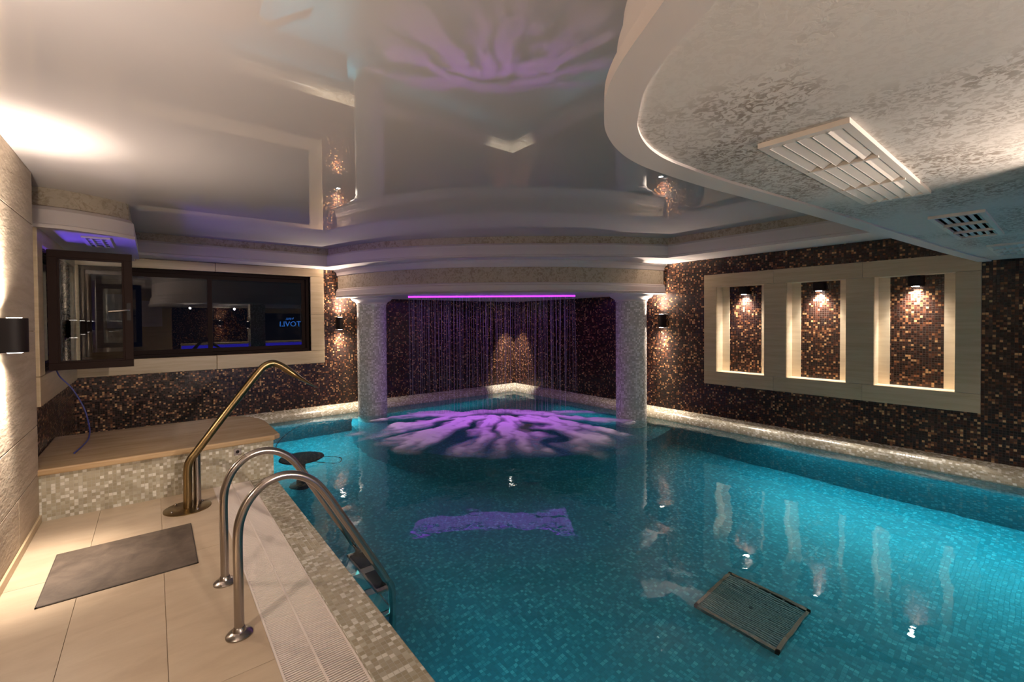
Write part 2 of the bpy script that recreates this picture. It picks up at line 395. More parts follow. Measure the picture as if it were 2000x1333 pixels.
# back wall with the window opening
WX0, WX1, WZ0, WZ1 = -0.70, 1.965, 1.025, 2.21
wall_back = holes(MB(), 'y', YB, YB+0.25, XW-0.25, XR+0.25, -1.3, ZC+0.1, [(WX0, WX1, WZ0, WZ1)]).build('wall_back', m_dark); tag(wall_back, kind='structure')
NZ0, NZ1 = 0.76, 1.935
NY = [(2.474, 3.097), (1.603, 2.211), (0.715, 1.346)]
wall_right = holes(MB(), 'x', XR, XR+0.3, YR-0.2, YB, -1.3, ZC+0.1, [(a, b, NZ0-0.02, NZ1+0.02) for a, b in [(a-0.02, b+0.02) for a, b in NY]]).build('wall_right', m_dark); tag(wall_right, kind='structure')
SW0, SW1 = 5.52, 7.40
wall_side = holes(MB(), 'x', XW-0.25, XW, YE-0.02, YB, -1.3, ZC+0.1, [(SW0, SW1, 1.06, 2.17)]).build('wall_left_alcove', m_dark); tag(wall_side, kind='structure')
wall_left = MB().box(XL-0.4, XL-0.02, YR-0.2, YE, -0.3, ZC+0.1).build('wall_left', m_grout); tag(wall_left, kind='structure')
rows = [(0.055, 0.372, [4.2, 3.0, 1.8, 0.6, -0.6, -1.8, -3.0, -4.2]), (0.372, 0.735, [3.6, 2.4, 1.2, 0, -1.2, -2.4, -3.6]),
        (0.735, 1.441, [3.35, 2.15, 0.95, -0.25, -1.45, -2.65, -3.85]), (1.441, 2.228, [3.0, 1.8, 0.6, -0.6, -1.8, -3.0, -4.2]), (2.228, ZC, [3.6, 2.4, 1.2, 0, -1.2, -2.4, -3.6])]
for z0, z1, js in rows:
    ys = [YE]+js+[YR]
    for a, b in zip(ys[1:], ys[:-1]):
        MB().box(XL-0.03, XL, a+0.002, b-0.002, z0+0.003, z1-0.003).build('stone_panel', m_clad, wall_left, bevel=0.002)
MB().box(XL-0.03, XL+0.012, YR, YE, 0, 0.055).build('skirting', m_trav, wall_left, bevel=0.003)
wall_rear = MB().box(XL-0.4, XR+0.3, YR-0.2, YR, -0.3, ZC+0.1).build('wall_rear', m_dark); tag(wall_rear, kind='structure')
ceiling = MB().box(XW-0.3, XR+0.3, YR-0.2, YB+0.2, ZC, ZC+0.1).build('ceiling', m_ceil); tag(ceiling, kind='structure')

# ------------------------------------------------------------------ pool basin
pool = MB()
pool.box(PX0-0.2, PX1+0.2, PY0-0.2, PY1+0.2, PD-0.1, PD)
pool.box(PX0-0.2, PX0-0.002, PY0-0.2, YE+0.05, PD, -0.012)
pool.box(PX0-0.2, PX1, PY0-0.2, PY0, PD, -0.012)
pool_o = pool.build('pool_basin', m_pool); tag(pool_o, kind='structure')
# ledge along the back and the right wall: rounded mosaic shoulder going down as the pool wall
lp = [(0, 0.122), (0.06, 0.118), (0.12, 0.095), (0.165, 0.055), (0.19, 0.0), (0.200, -0.05), (0.205, PD)]
path = [(XW, 5.98), (XW, YB), (XR, YB), (XR, PY0-0.2)]
MB().sweep(path, lp[:6], 1).build('ledge', m_light, pool_o, smooth=True)
MB().sweep(path, lp[5:], 1).build('pool_wall', m_pool, pool_o)
# coping between grate and water
MB().box(0.694, PX0, PY0, YE+0.02, -0.10, 0.0).build('coping', m_light, pool_o, bevel=0.006)
MB().box(0.40, 0.695, PY0-0.2, YE+0.05, -0.25, -0.12).build('gutter', m_shade, pool_o)  # painted black for the shade between the grate slats
MB().box(0.385, 0.402, PY0-0.2, YE+0.05, -0.25, -0.004).box(0.677, 0.694, PY0-0.2, YE+0.05, -0.25, -0.10).build('gutter_wall', m_grate, pool_o)
# seat under the fountain
SCX, SCY, SR = 5.04, 6.27, 2.74
a0 = PI-math.asin((7.6-SCY)/SR); a1 = PI+math.acos(-(5.96-SCX)/SR) if False else 2*PI-math.acos((6.05-SCX)/SR)
arc = [(SCX+SR*math.cos(a0+(a1-a0)*k/48), SCY+SR*math.sin(a0+(a1-a0)*k/48)) for k in range(49)]
MB().prism(arc+[(6.05, 7.55)], PD, -0.45).build('seat', m_pool, pool_o)
bp = MB(); bp.sweep(arc, [(-0.02, -0.449), (0.012, -0.449), (0.016, -0.47), (0.004, -0.50)], 1 if True else -1)
wat = MB(); nx, ny = 2, 2
wat.add([(0.88, PY0-0.05, -0.008), (XR-0.02, PY0-0.05, -0.008), (XR-0.02, YB-0.01, -0.008), (XW, YB-0.01, -0.008), (XW, 6.0, -0.008), (0.88, 6.0, -0.008)], [(0, 1, 2, 3, 4, 5)])
water = wat.build('pool_water', m_water)
tag(water, 'clear rippled pool water lit teal from below the surface', 'water', kind='stuff')

# ------------------------------------------------------------------ cornices, bulkheads, canopy
UP_W = [(-0.45, BLK), (0, BLK), (0, BLK+0.028), (-0.008, BLK+0.034), (-0.008, BLK+0.125), (-0.016, BLK+0.145), (-0.016, BLK+0.16), (-0.034, BLK+0.185), (-0.05, BLK+0.19)]
UP_C = [(-0.05, BLK+0.19), (-0.05, ZC)]
def trim(name):
    o = bpy.data.objects.new(name, None); C.objects.link(o); o['kind'] = 'structure'; return o
t1 = trim('trim_1')
pb = [(XW, 7.2), (2.20, 7.2)]
MB().sweep(pb, UP_W, 1).build('cornice', m_white, t1, smooth=True, angle=25)
MB().sweep(pb, UP_C, 1).build('plaster_band', m_cream, t1)
t2 = trim('trim_2')
pr_ = [(5.56, 3.9), (5.56, 0.70)]
MB().sweep(pr_, [(-0.62, BLK)]+UP_W[1:], 1).build('cornice', m_white, t2, smooth=True, angle=25)
MB().sweep(pr_, UP_C, 1).build('plaster_band', m_cream, t2)
def arcpts(cx, cy, r, p0, p1, n=64):
    a0 = math.atan2(p0[1]-cy, p0[0]-cx) % (2*PI); a1 = math.atan2(p1[1]-cy, p1[0]-cx) % (2*PI)
    return [(cx+r*math.cos(a0+(a1-a0)*k/n), cy+r*math.sin(a0+(a1-a0)*k/n)) for k in range(n+1)]
t3 = trim('trim_3')
ring = [tuple(p) for p in catmull([(2.05, 7.45), (2.115, 7.173), (2.31, 6.52), (2.60, 5.93), (3.02, 5.37), (3.60, 4.80), (4.27, 4.27), (4.88, 3.84), (5.50, 3.52), (5.75, 3.40)], 8)]
MB().sweep([p for p in ring], UP_W[1:], 1).build('cornice', m_white, t3, smooth=True, angle=25)
MB().sweep([p for p in ring], UP_C, 1).build('plaster_band', m_cream, t3)
MB().prism(ring[:-1]+[(XR, 3.40), (XR, YB), (2.05, YB)], BLK-0.003, BLK+0.01).build('soffit', m_white, t3)
t4 = trim('trim_4')
drum = [tuple(p) for p in catmull([(2.36, 7.62), (2.44, 7.20), (2.60, 6.70), (2.92, 5.98), (3.36, 5.38), (3.80, 4.98), (4.50, 4.46), (5.27, 4.13), (6.17, 3.90)], 8)]
MB().sweep(drum, [(-0.03, DRM-0.004), (0, DRM-0.004), (0, DRM+0.03), (-0.006, DRM+0.036), (-0.006, DRM+0.10), (-0.02, DRM+0.115), (-0.02, DRM+0.13), (-0.04, DRM+0.145)], 1).build('cornice', m_white, t4, smooth=True, angle=25)
MB().sweep(drum, [(-0.04, DRM+0.145), (-0.04, DRM+0.355)], 1).build('plaster_band', m_cream, t4)
MB().sweep(drum, [(-0.04, DRM+0.355), (-0.022, DRM+0.362), (-0.022, DRM+0.385), (-0.012, DRM+0.41), (0.01, DRM+0.43), (0.022, DRM+0.44), (0.022, BLK)], 1).build('crown', m_white, t4, smooth=True, angle=25)
MB().prism(drum+[(XR, YB)], DRM, DRM+0.02).build('soffit', m_white, t4)
# oval lowered ceiling on the right
rim = catmull([(-0.10, YR), (-0.10, -2.5), (-0.04, -1.2), (0.16, -0.5), (0.45, 0.05), (0.60, 0.315), (0.672, 0.445), (0.749, 0.579), (0.817, 0.668), (0.888, 0.734), (0.981, 0.807), (1.098, 0.866), (1.226, 0.903), (1.377, 0.917), (1.694, 0.910), (1.993, 0.884), (2.588, 0.832), (3.834, 0.745), (5.0, 0.66), (6.16, 0.56)], 5)
rim = [tuple(p) for p in rim]
t5 = trim('trim_5')
MB().sweep(rim, [(-0.085, SOF+0.012), (-0.085, SOF), (0, SOF), (0.0, SOF+0.035), (-0.02, SOF+0.045), (-0.028, SOF+0.07), (-0.03, SOF+0.13), (-0.045, SOF+0.15), (-0.045, SOF+0.2), (-0.06, SOF+0.23), (-0.09, SOF+0.26), (-0.09, ZC)], -1).build('cornice', m_white, t5, smooth=True, angle=28)
def offset(path, d):
    P = [Vector(p) for p in path]; out = []
    for i in range(len(P)):
        t = (P[min(i+1, len(P)-1)]-P[max(i-1, 0)]).normalized(); out.append(tuple(P[i]+Vector((t.y, -t.x))*d))
    return out
MB().prism(offset(rim, 0.08)+[(XR+0.02, YR)], SOF+0.010, SOF+0.05).build('soffit', m_plast, t5)
# rounded lowered corner over the side window
LS = 2.285
lsp = [tuple(p) for p in catmull([(-0.80, 5.28), (-0.62, 5.27), (-0.42, 5.34), (-0.24, 5.45), (-0.12, 5.58)], 6)]+[(-0.12, 7.25)]
t6 = trim('trim_6')
MB().sweep(lsp, [(-0.06, LS+0.006), (-0.06, LS), (0, LS), (0, LS+0.03), (-0.008, LS+0.036), (-0.008, LS+0.15), (-0.02, LS+0.165), (-0.03, LS+0.18), (-0.045, LS+0.185)], 1).build('cornice', m_white, t6, smooth=True, angle=25)
MB().sweep(lsp, [(-0.045, LS+0.185), (-0.045, ZC)], 1).build('plaster_band', m_cream, t6)
MB().prism(offset(lsp, -0.05)+[(-0.17, YB), (XW, YB)], LS+0.006, LS+0.03).build('soffit', m_white, t6)

# ------------------------------------------------------------------ columns
def column(cx, cy, label):
    t = thing('mosaic_column', label, 'column', (cx, cy, 0), 'columns under the round canopy')
    r = 0.228
    MB().lathe((cx, cy, 0), [(r, -0.46), (r, 1.775)], 48, uvr=r).build('shaft', m_coltile, t, smooth=True)
    MB().lathe((cx, cy, 0), [(r-0.01, 1.765), (r+0.012, 1.765), (r+0.012, 1.785), (r+0.03, 1.805), (r+0.06, 1.82), (r+0.085, 1.84), (r+0.09, 1.86), (r+0.115, 1.872), (r+0.115, DRM+0.002)], 48).build('capital', m_white, t, smooth=True)
    return t
column(2.78, 7.12, 'light mosaic column standing in the water nearest the window wall')
column(5.69, 4.20, 'light mosaic column standing in the water beside the wall with three niches')

# ------------------------------------------------------------------ windows
casing = lambda b, name, par: b.build(name, m_trav, par, bevel=0.006)
w1 = trim('window_1')
z0, z1, x0, x1 = 0.826, 2.334, XW, 2.169
casing(MB().box(x0, 0.70, YB-0.03, YB+0.10, z0, WZ0), 'sill_slab', w1); casing(MB().box(0.703, x1, YB-0.03, YB+0.10, z0, WZ0), 'sill_slab', w1)
casing(MB().box(x0, 0.70, YB-0.03, YB+0.10, WZ1, z1), 'head_slab', w1); casing(MB().box(0.703, x1, YB-0.03, YB+0.10, WZ1, z1), 'head_slab', w1)
casing(MB().box(WX1, x1, YB-0.03, YB+0.10, WZ0+0.002, 1.60), 'jamb_slab', w1); casing(MB().box(WX1, x1, YB-0.03, YB+0.10, 1.603, WZ1-0.002), 'jamb_slab', w1)
casing(MB().box(x0, WX0, YB-0.03, YB+0.10, WZ0+0.002, WZ1-0.002), 'jamb_slab', w1)
def winframe(b, x0, x1, y0, y1, z0, z1, w):
    return b.box(x0, x1, y0, y1, z0, z0+w).box(x0, x1, y0, y1, z1-w, z1).box(x0, x0+w, y0, y1, z0+w, z1-w).box(x1-w, x1, y0, y1, z0+w, z1-w)
fo = winframe(MB(), WX0, WX1, YB+0.075, YB+0.17, WZ0, WZ1, 0.045).build('window_frame', m_frame, w1, bevel=0.003)
for (a, b, y) in ((WX0+0.045, 0.665, YB+0.085), (0.615, WX1-0.045, YB+0.12)):
    s = winframe(MB(), a, b, y, y+0.03, WZ0+0.045, WZ1-0.045, 0.055).build('sliding_sash', m_frame, w1, bevel=0.003)
    MB().box(a+0.05, b-0.05, y+0.012, y+0.018, WZ0+0.095, WZ1-0.095).build('pane', m_pane, s)
MB().box(WX1-0.10, WX1-0.085, YB+0.06, YB+0.12, 1.50, 1.62).build('latch', m_frame, w1)

w2 = trim('window_2')
casing(MB().box(XW-0.10, XW+0.03, 5.30, YB-0.03, 0.807, 1.055), 'sill_slab', w2)
casing(MB().box(XW-0.10, XW+0.03, 5.30, SW0, 1.057, 2.30), 'jamb_slab', w2)
casing(MB().box(XW-0.10, XW+0.03, SW1, YB-0.03, 1.057, 2.17), 'jamb_slab', w2)
casing(MB().box(XW-0.10, XW+0.03, SW0+0.002, YB-0.03, 2.172, 2.30), 'head_slab', w2)
def yframe(b, x0, x1, y0, y1, z0, z1, w):
    return b.box(x0, x1, y0, y1, z0, z0+w).box(x0, x1, y0, y1, z1-w, z1).box(x0, x1, y0, y0+w, z0+w, z1-w).box(x0, x1, y1-w, y1, z0+w, z1-w)
yframe(MB(), XW-0.13, XW-0.07, SW0, SW1, 1.06, 2.17, 0.045).box(XW-0.13, XW-0.07, 6.13, 6.19, 1.10, 2.13).build('window_frame', m_frame, w2, bevel=0.003)
MB().box(XW-0.103, XW-0.097, 6.19, SW1-0.045, 1.105, 2.125).build('pane', m_pane, w2)
# the open casement
HX, HY = -0.705, 5.515; ang = math.atan2(5.53-HY, -0.145-HX); SL = math.hypot(5.53-HY, -0.145-HX)
def rotated(b, cx, cy, a):
    b.v = [(cx+x*math.cos(a)-y*math.sin(a), cy+x*math.sin(a)+y*math.cos(a), z) for x, y, z in b.v]; return b
sash = rotated(winframe(MB(), 0, SL, -0.03, 0.03, 1.088, 2.134, 0.062).box(0.058, SL-0.058, -0.022, 0.022, 1.148, 1.165).box(0.058, SL-0.058, -0.022, 0.022, 2.057, 2.076).box(0.058, 0.075, -0.022, 0.022, 1.15, 2.07).box(SL-0.075, SL-0.058, -0.022, 0.022, 1.15, 2.07), HX, HY, ang).build('open_sash', m_frame, w2, bevel=0.003)
rotated(MB().box(0.07, SL-0.07, -0.003, 0.003, 1.16, 2.065), HX, HY, ang).build('pane', m_pane, sash)
rotated(MB().box(SL-0.045, SL-0.015, -0.045, -0.028, 1.52, 1.68), HX, HY, ang).build('handle_plate', m_lampb, sash)
hb = MB()
hb.tube([(SL-0.03, -0.03, 1.615), (SL-0.03, -0.075, 1.615), (SL-0.045, -0.085, 1.613), (SL-0.17, -0.085, 1.60)], [0.011, 0.011, 0.011, 0.009], 10)
rotated(hb, HX, HY, ang).build('handle', m_steel, sash, smooth=True)
# wall panel put in outside to catch the unseen blue lamps
ow = MB().box(-3.2, -3.1, 4.0, 9.5, -0.5, 3.5).build('wall_outside', m_white); tag(ow, kind='structure')
area((-1.7, 6.3, 0.9), (1.0, -0.12, 1.15), 10, 0.8, 0.3, (0.16, 0.08, 1.0), 120)
area((-2.0, 7.4, 1.2), (-1, 0.1, 0.3), 10, 0.8, 0.3, (0.16, 0.08, 1.0), 160)

# ------------------------------------------------------------------ niches in the right wall
nt_ = trim('trim_7')
cs = lambda y0, y1, z0, z1: MB().box(XR-0.03, XR+0.02, y0+0.001, y1-0.001, z0+0.001, z1-0.001).build('stone_slab', m_trav, nt_, bevel=0.003)
NF0, NF1, FZ0, FZ1 = 0.537, 3.275, 0.575, 2.111
for a, b in ((NF0, 1.45), (1.45, 2.36), (2.36, NF1)): cs(a, b, FZ0, NZ0); cs(a, b, NZ1, FZ1)
for a, b in ((NF0, 0.715), (1.346, 1.603), (2.211, 2.474), (3.097, NF1)): cs(a, b, NZ0, NZ1)
D = 0.15
for a, b in NY:
    b_ = MB().box(XR-0.005, XR+D, a-0.02, a+0.0, NZ0, NZ1).box(XR-0.005, XR+D, b, b+0.02, NZ0, NZ1).box(XR-0.005, XR+D+0.02, a-0.02, b+0.02, NZ0-0.02, NZ0).box(XR-0.005, XR+D+0.02, a-0.02, b+0.02, NZ1, NZ1+0.02)
    b_.box(XR+D, XR+D+0.02, a, a+0.10, NZ0, NZ1).box(XR+D, XR+D+0.02, b-0.10, b, NZ0, NZ1)
    b_.build('niche_lining', m_litline, nt_)
    MB().box(XR+D+0.006, XR+D+0.02, a+0.10, b-0.10, NZ0, NZ1).build('mosaic_panel', m_dark, nt_)

# ------------------------------------------------------------------ lamps
def halfround(b, W_, D_, z0, z1, n=14):
    """D-shaped body in local coords: wall at y=0, bulging to -y"""
    pts = [(-W_/2, 0), (W_/2, 0), (W_/2, -D_*0.35)]+[(W_/2*math.cos(PI*k/n), -D_*0.35-D_*0.65*math.sin(PI*k/n)) for k in range(1, n)]+[(-W_/2, -D_*0.35)]
    return b.prism(pts, z0, z1)
def lamp_proto(up=True, H=0.20, Wd=0.10, Dp=0.115):
    t = thing('wall_lamp', 'x', 'lamp')
    halfround(MB(), Wd, Dp, -H/2, H/2).build('lamp_body', m_lampb, t, bevel=0.003, smooth=True, angle=50)
    MB().box(-0.02, 0.02, -0.02, 0.0, -0.03, 0.03).build('bracket', m_lampb, t)
    b = MB().lathe((0, -Dp*0.5, 0), [(0.0001, -H/2-0.003), (0.032, -H/2-0.003), (0.032, -H/2+0.002)], 20); b.build('lens', m_lens, t, fix=True)
    if up: MB().lathe((0, -Dp*0.5, 0), [(0.032, H/2-0.002), (0.032, H/2+0.003), (0.0001, H/2+0.003)], 20).build('lens', m_lens, t, fix=True)
    return t
LP_ = lamp_proto(); used = [False]
def wall_lamp(x, y, z, rot, label, pu, pd, group='up and down wall lamps', col=WARM, size=62):
    t = LP_ if not used[0] else copy_tree(LP_); used[0] = True
    t.location = (x, y, z); t.rotation_euler = (0, 0, rot); tag(t, label, 'lamp', group)
    n = Vector((math.sin(rot), -math.cos(rot), 0))
    p = Vector((x, y, z))+n*0.058
    if pu: spot(p+Vector((0, 0, 0.108)), (0, 0, 1) if True else 0, pu, col, size); spot(p+Vector((0, 0, 0.108)), n*0.35+Vector((0, 0, 1)), pu*0.7, col, 150)
    if pd: spot(p-Vector((0, 0, 0.108)), (0, 0, -1), pd, col, size); spot(p-Vector((0, 0, 0.108)), n*0.35-Vector((0, 0, 1)), pd*0.35, col, 150)
    return t
PW = 75
wall_lamp(XL+0.002, 3.84, 1.43, PI/2, 'dark brown half-round wall lamp on the rough stone wall at the left edge', PW, PW)
for i, y in enumerate((1.75, -0.45, -2.65)):
    wall_lamp(XL+0.002, y, 1.43, PI/2, 'dark half-round lamp on the stone wall behind the viewer, '+['nearest the ladder', 'level with the viewer', 'nearest the tub'][i], PW, PW)
wall_lamp(2.411, YB-0.002, 1.461, 0, 'small black wall lamp between the window and the mosaic column', PW, PW)
wall_lamp(XR-0.002, 3.946, 1.468, -PI/2, 'small black wall lamp between the mosaic column and the first niche', PW, PW)
wall_lamp(XR-0.002, -1.6, 1.468, -PI/2, 'black wall lamp on the long mosaic wall behind the viewer', PW, PW)
NL = lamp_proto(False, 0.10, 0.13, 0.10); NL.name = 'niche_lamp'
for i, (a, b) in enumerate(NY):
    t = NL if i == 0 else copy_tree(NL); ym = (a+b)/2
    t.location = (XR+D+0.006, ym, 1.872); t.rotation_euler = (0, 0, -PI/2)
    tag(t, ['black down-lamp at the top of the niche nearest the column', 'black down-lamp at the top of the middle niche', 'black down-lamp at the top of the widest niche, farthest from the column'][i], 'lamp', 'down-lamps inside the wall niches')
    spot((XR+D-0.05, ym, 1.815), (0.35, 0, -1), 62, WHITE, 96)
    spot((XR+D-0.06, ym, 1.815), (0.05, 0, -1), 8, WHITE, 150)
# recessed spot over the corner behind the falling water
t = thing('recessed_spot', 'small round spotlight set in the canopy over the far corner', 'lamp', (5.80, 7.25, DRM-0.002))
MB().lathe((5.80, 7.25, DRM), [(0.045, -0.001), (0.055, -0.006), (0.06, 0.0)], 24).build('trim_ring', m_steel, t)
MB().lathe((5.80, 7.25, DRM), [(0.0001, -0.002), (0.045, -0.002)], 20).build('lens', m_lens, t, fix=True)
spot((5.80, 7.25, DRM-0.01), (0.12, 0.12, -1), 170, WHITE, 46, 0.7)
# pillar added out of frame on the right to carry an uplight for the lowered ceiling
t = thing('added_pillar', 'unseen square mosaic pillar added in the pool to carry an uplight', 'pillar', (2.5, -0.25, PD))
MB().box(2.3, 2.7, -0.45, -0.05, PD, SOF+0.01).build('shaft', m_light, t)
wall_lamp(2.3, -0.16, 1.40, -PI/2, 'black wall lamp on the added square pillar beside the viewer', 24, 5)

# ------------------------------------------------------------------ rain fountain
fa, fb = Vector((3.163, 6.561)), Vector((5.249, 4.946)); fd = (fb-fa).normalized(); fn = Vector((fd.y, -fd.x)); fn = fn if fn.dot(Vector((-1, -1))) > 0 else -fn
ft = thing('fountain_bar', 'long purple-lit rain bar under the edge of the round canopy', 'fountain', ((fa.x+fb.x)/2, (fa.y+fb.y)/2, DRM))
q = [fa+fn*0.03, fb+fn*0.03, fb-fn*0.03, fa-fn*0.03]
MB().prism([tuple(p) for p in q], DRM-0.022, DRM).build('nozzle_channel', m_steel, ft)
q = [fa+fn*0.034, fb+fn*0.034, fb+fn*0.03, fa+fn*0.03]
MB().prism([tuple(p) for p in q], DRM-0.026, DRM-0.004).build('light_strip', m_led, ft)
area((*((fa+fb)/2-fn*0.36), DRM-0.03), (0, 0, -1), 3.2, 2.6, 0.6, PURPLE, 180, (*fd, 0))
area((*((fa+fb)/2+fn*0.1), DRM-0.031), (*(fn*0.25), -1), 5.5, 2.6, 0.10, (0.55, 0.12, 0.9), 80, (*fd, 0))
rs = MB()
for i in range(110):
    t_ = (i+random.uniform(-.35, .35))/109; p = fa+(fb-fa)*t_; dx = random.gauss(0, 0.018); dy = random.gauss(0, 0.018)
    off = random.uniform(-0.02, 0.02); r0 = random.uniform(0.0014, 0.0032)
    hp = random.uniform(0.0, 0.05)
    rs.tube([(p.x+dx*k/6, p.y+dy*k/6+off, (DRM-0.02)*(1-k/6)) for k in range(7)], [r0*(1-0.07*k) for k in range(7)], 5, caps=False)
ro = rs.build('falling_water', m_strand, None, smooth=True)
tag(ro, 'fine purple-tinted threads of water falling from the canopy', 'water', kind='stuff')

import numpy as np
def foam():
    lobes = [((3.7, 6.1), (2.05, 5.72), .20), ((3.6, 6.3), (2.55, 6.55), .12), ((3.75, 5.75), (2.22, 4.90), .24), ((3.5, 5.5), (2.45, 5.3), .16), ((4.0, 5.45), (2.75, 4.30), .22),
             ((4.2, 5.3), (3.42, 3.85), .26), ((4.3, 5.2), (3.0, 4.0), .18), ((4.6, 5.1), (4.00, 3.38), .26), ((4.8, 5.0), (4.55, 3.7), .16), ((4.9, 5.2), (5.35, 4.02), .13), ((3.3, 6.5), (5.2, 5.05), .20), ((3.4, 5.95), (4.7, 4.85), .16), ((5.0, 5.3), (5.6, 4.75), .14)]
    n = 190; X0, Y0, S = 1.7, 3.0, 4.2
    xs = np.linspace(X0, X0+S, n); ys = np.linspace(Y0, Y0+S, n); gx, gy = np.meshgrid(xs, ys)
    rng = np.random.RandomState(4)
    def vn(sc):
        g = rng.rand(64, 64); u = (gx-X0)*sc; v = (gy-Y0)*sc; i = u.astype(int); j = v.astype(int); fu = u-i; fv = v-j
        fu = fu*fu*(3-2*fu); fv = fv*fv*(3-2*fv)
        return (g[j, i]*(1-fu)+g[j, i+1]*fu)*(1-fv)+(g[j+1, i]*(1-fu)+g[j+1, i+1]*fu)*fv
    wx = (vn(3)-.5)*.34+(vn(8)-.5)*.12; wy = (vn(3)-.5)*.34+(vn(8)-.5)*.12
    d = np.zeros_like(gx)
    for (ax, ay), (bx, by), w in lobes:
        L = math.hypot(bx-ax, by-ay); tx, ty = (bx-ax)/L, (by-ay)/L
        s = ((gx+wx-ax)*tx+(gy+wy-ay)*ty)/L; q = np.abs(-(gx+wx-ax)*ty+(gy+wy-ay)*tx)
        sc_ = np.clip(s, 0, 1); e = np.abs(s-sc_)*L
        ww = w*(0.66+0.44*sc_); v = np.clip(1.15-np.sqrt(q*q+e*e)/ww, 0, 1)*(1-0.55*sc_**3)
        d = np.maximum(d, v)
    d *= np.clip(0.45+1.1*vn(3), 0.3, 1.0)
    an = np.arctan2(gy-5.9, gx-4.35); rr = np.hypot(gx-4.35, gy-5.9)
    g2 = rng.rand(140, 40); u = (an+PI)*19; v = rr*2.2; i = u.astype(int); j = v.astype(int); fu = u-i; fv = v-j; i = np.clip(i, 0, 138)
    st = (g2[i, j]*(1-fu)+g2[i+1, j]*fu)*(1-fv)+(g2[i, j+1]*(1-fu)+g2[i+1, j+1]*fu)*fv
    d = np.clip(d*1.35*(0.30+1.15*st)-0.05, 0, 1)*np.clip(0.5+0.9*vn(14), 0, 1)
    idx = -np.ones_like(d, int); vs = []; dens = []
    m = MB()
    for j in range(n-1):
        for i in range(n-1):
            if max(d[j, i], d[j+1, i], d[j, i+1], d[j+1, i+1]) < 0.02: continue
            f = []
            for (jj, ii) in ((j, i), (j, i+1), (j+1, i+1), (j+1, i)):
                if idx[jj, ii] < 0:
                    idx[jj, ii] = len(m.v); m.v.append((float(xs[ii]), float(ys[jj]), float(0.0+0.03*d[jj, ii]))); dens.append(float(d[jj, ii]))
                f.append(int(idx[jj, ii]))
            m.f.append(f)
    o = m.build('foam', m_foam, None, smooth=True)
    at_ = o.data.attributes.new('coverage', 'FLOAT', 'POINT'); at_.data.foreach_set('value', dens)
    tag(o, 'purple-lit white foam spreading where the falling water lands', 'foam', kind='stuff')
foam()

# ------------------------------------------------------------------ bench block
bt = thing('stone_bench', 'light mosaic bench block with a travertine slab top below the open window', 'bench', (0.1, 5.4, 0))
MB().box(XW+0.002, 0.895, YE, 6.02, -0.02, 0.352).box(XW+0.01, 0.885, YE+0.01, 6.0, PD, -0.02).build('bench_base', m_light, bt)
sl = [(XW+0.002, YE-0.035), (0.90, YE-0.035), (0.955, YE+0.02), (0.955, 5.50)]+[(0.62+0.335*math.cos(a), 5.50+0.60*math.sin(a)) for a in [PI/2*k/12 for k in range(1, 13)]]+[(XW+0.002, 6.12)]
MB().prism(sl, 0.352, 0.402).build('slab_top', m_slab, bt, bevel=0.012)
bpn = MB().box(0.565, 0.625, YE-0.006, YE, 0.26, 0.32).build('button_plate', m_steel, bt, bevel=0.002)
MB().lathe((0.595, YE-0.006, 0.29), [(0.016, 0.002), (0.014, -0.003), (0.0001, -0.003)], 16, 'y').build('button', m_lampb, bpn, fix=True)

# ------------------------------------------------------------------ floor things
mt = thing('floor_mat', 'worn dark brown rectangular mat lying on the beige deck tiles', 'mat', (-0.15, 3.74, 0))
MB().box(-0.503, 0.193, 3.385, 4.075, 0.0, 0.008).build('mat_surface', m_mat, mt, bevel=0.002)
def _edge(): 
    b = MB(); x0, x1, y0, y1 = -0.508, 0.198, 3.380, 4.080
    return b.box(x0, x1, y0, y0+0.008, 0, 0.006).box(x0, x1, y1-0.008, y1, 0, 0.006).box(x0, x0+0.008, y0, y1, 0, 0.006).box(x1-0.008, x1, y0, y1, 0, 0.006)
_edge().build('mat_border', m_matedge, mt)

gr = thing('overflow_grate', 'white slatted overflow grate running along the pool edge', 'grate', (0.545, 2.0, -0.02))
gb = MB(); y = PY0
while y < YE-0.005:
    for a, b in ((0.410, 0.543), (0.551, 0.684)): gb.box(a, b, y, y+0.0074, -0.022, -0.003)
    y += 0.0138
s_ = gb.build('slats', m_grate, gr); s_['kind'] = 'stuff'
for a, b in ((0.402, 0.411), (0.542, 0.552), (0.683, 0.692)):
    MB().box(a, b, PY0, YE-0.002, -0.024, -0.001).build('side_rail', m_grate, gr)

# ladder
ld = thing('pool_ladder', 'stainless steel pool ladder with two arched handrails over the grate', 'ladder', (0.6, 2.755, 0))
def rail_pts(y):
    P = [(0.300, 0.0), (0.300, 0.25), (0.300, 0.47), (0.315, 0.565), (0.355, 0.645), (0.425, 0.705), (0.515, 0.722), (0.605, 0.690), (0.685, 0.610), (0.80, 0.415), (0.92, 0.205), (1.01, 0.045), (1.055, -0.06), (1.07, -0.18), (1.07, -0.45), (1.07, -0.75), (1.07, -0.98)]
    return catmull([(x, y, z) for x, z in P], 5)
for y in (2.48, 3.03):
    MB().tube(rail_pts(y), 0.0215, 18).build('handrail', m_steel, ld, smooth=True)
    MB().lathe((0.30, y, 0), [(0.058, 0.0), (0.058, 0.006), (0.050, 0.014), (0.030, 0.022), (0.024, 0.040), (0.0216, 0.042)], 32).build('flange', m_steel, ld, smooth=True)
for z in (-0.13, -0.42, -0.71):
    st = MB().box(0.985, 1.09, 2.49, 3.02, z-0.03, z).build('step', m_steel, ld, bevel=0.006)
    for a, b in ((2.53, 2.72), (2.79, 2.98)): MB().box(0.995, 1.08, a, b, z, z+0.008).build('grip_pad', m_rub, st, bevel=0.004)
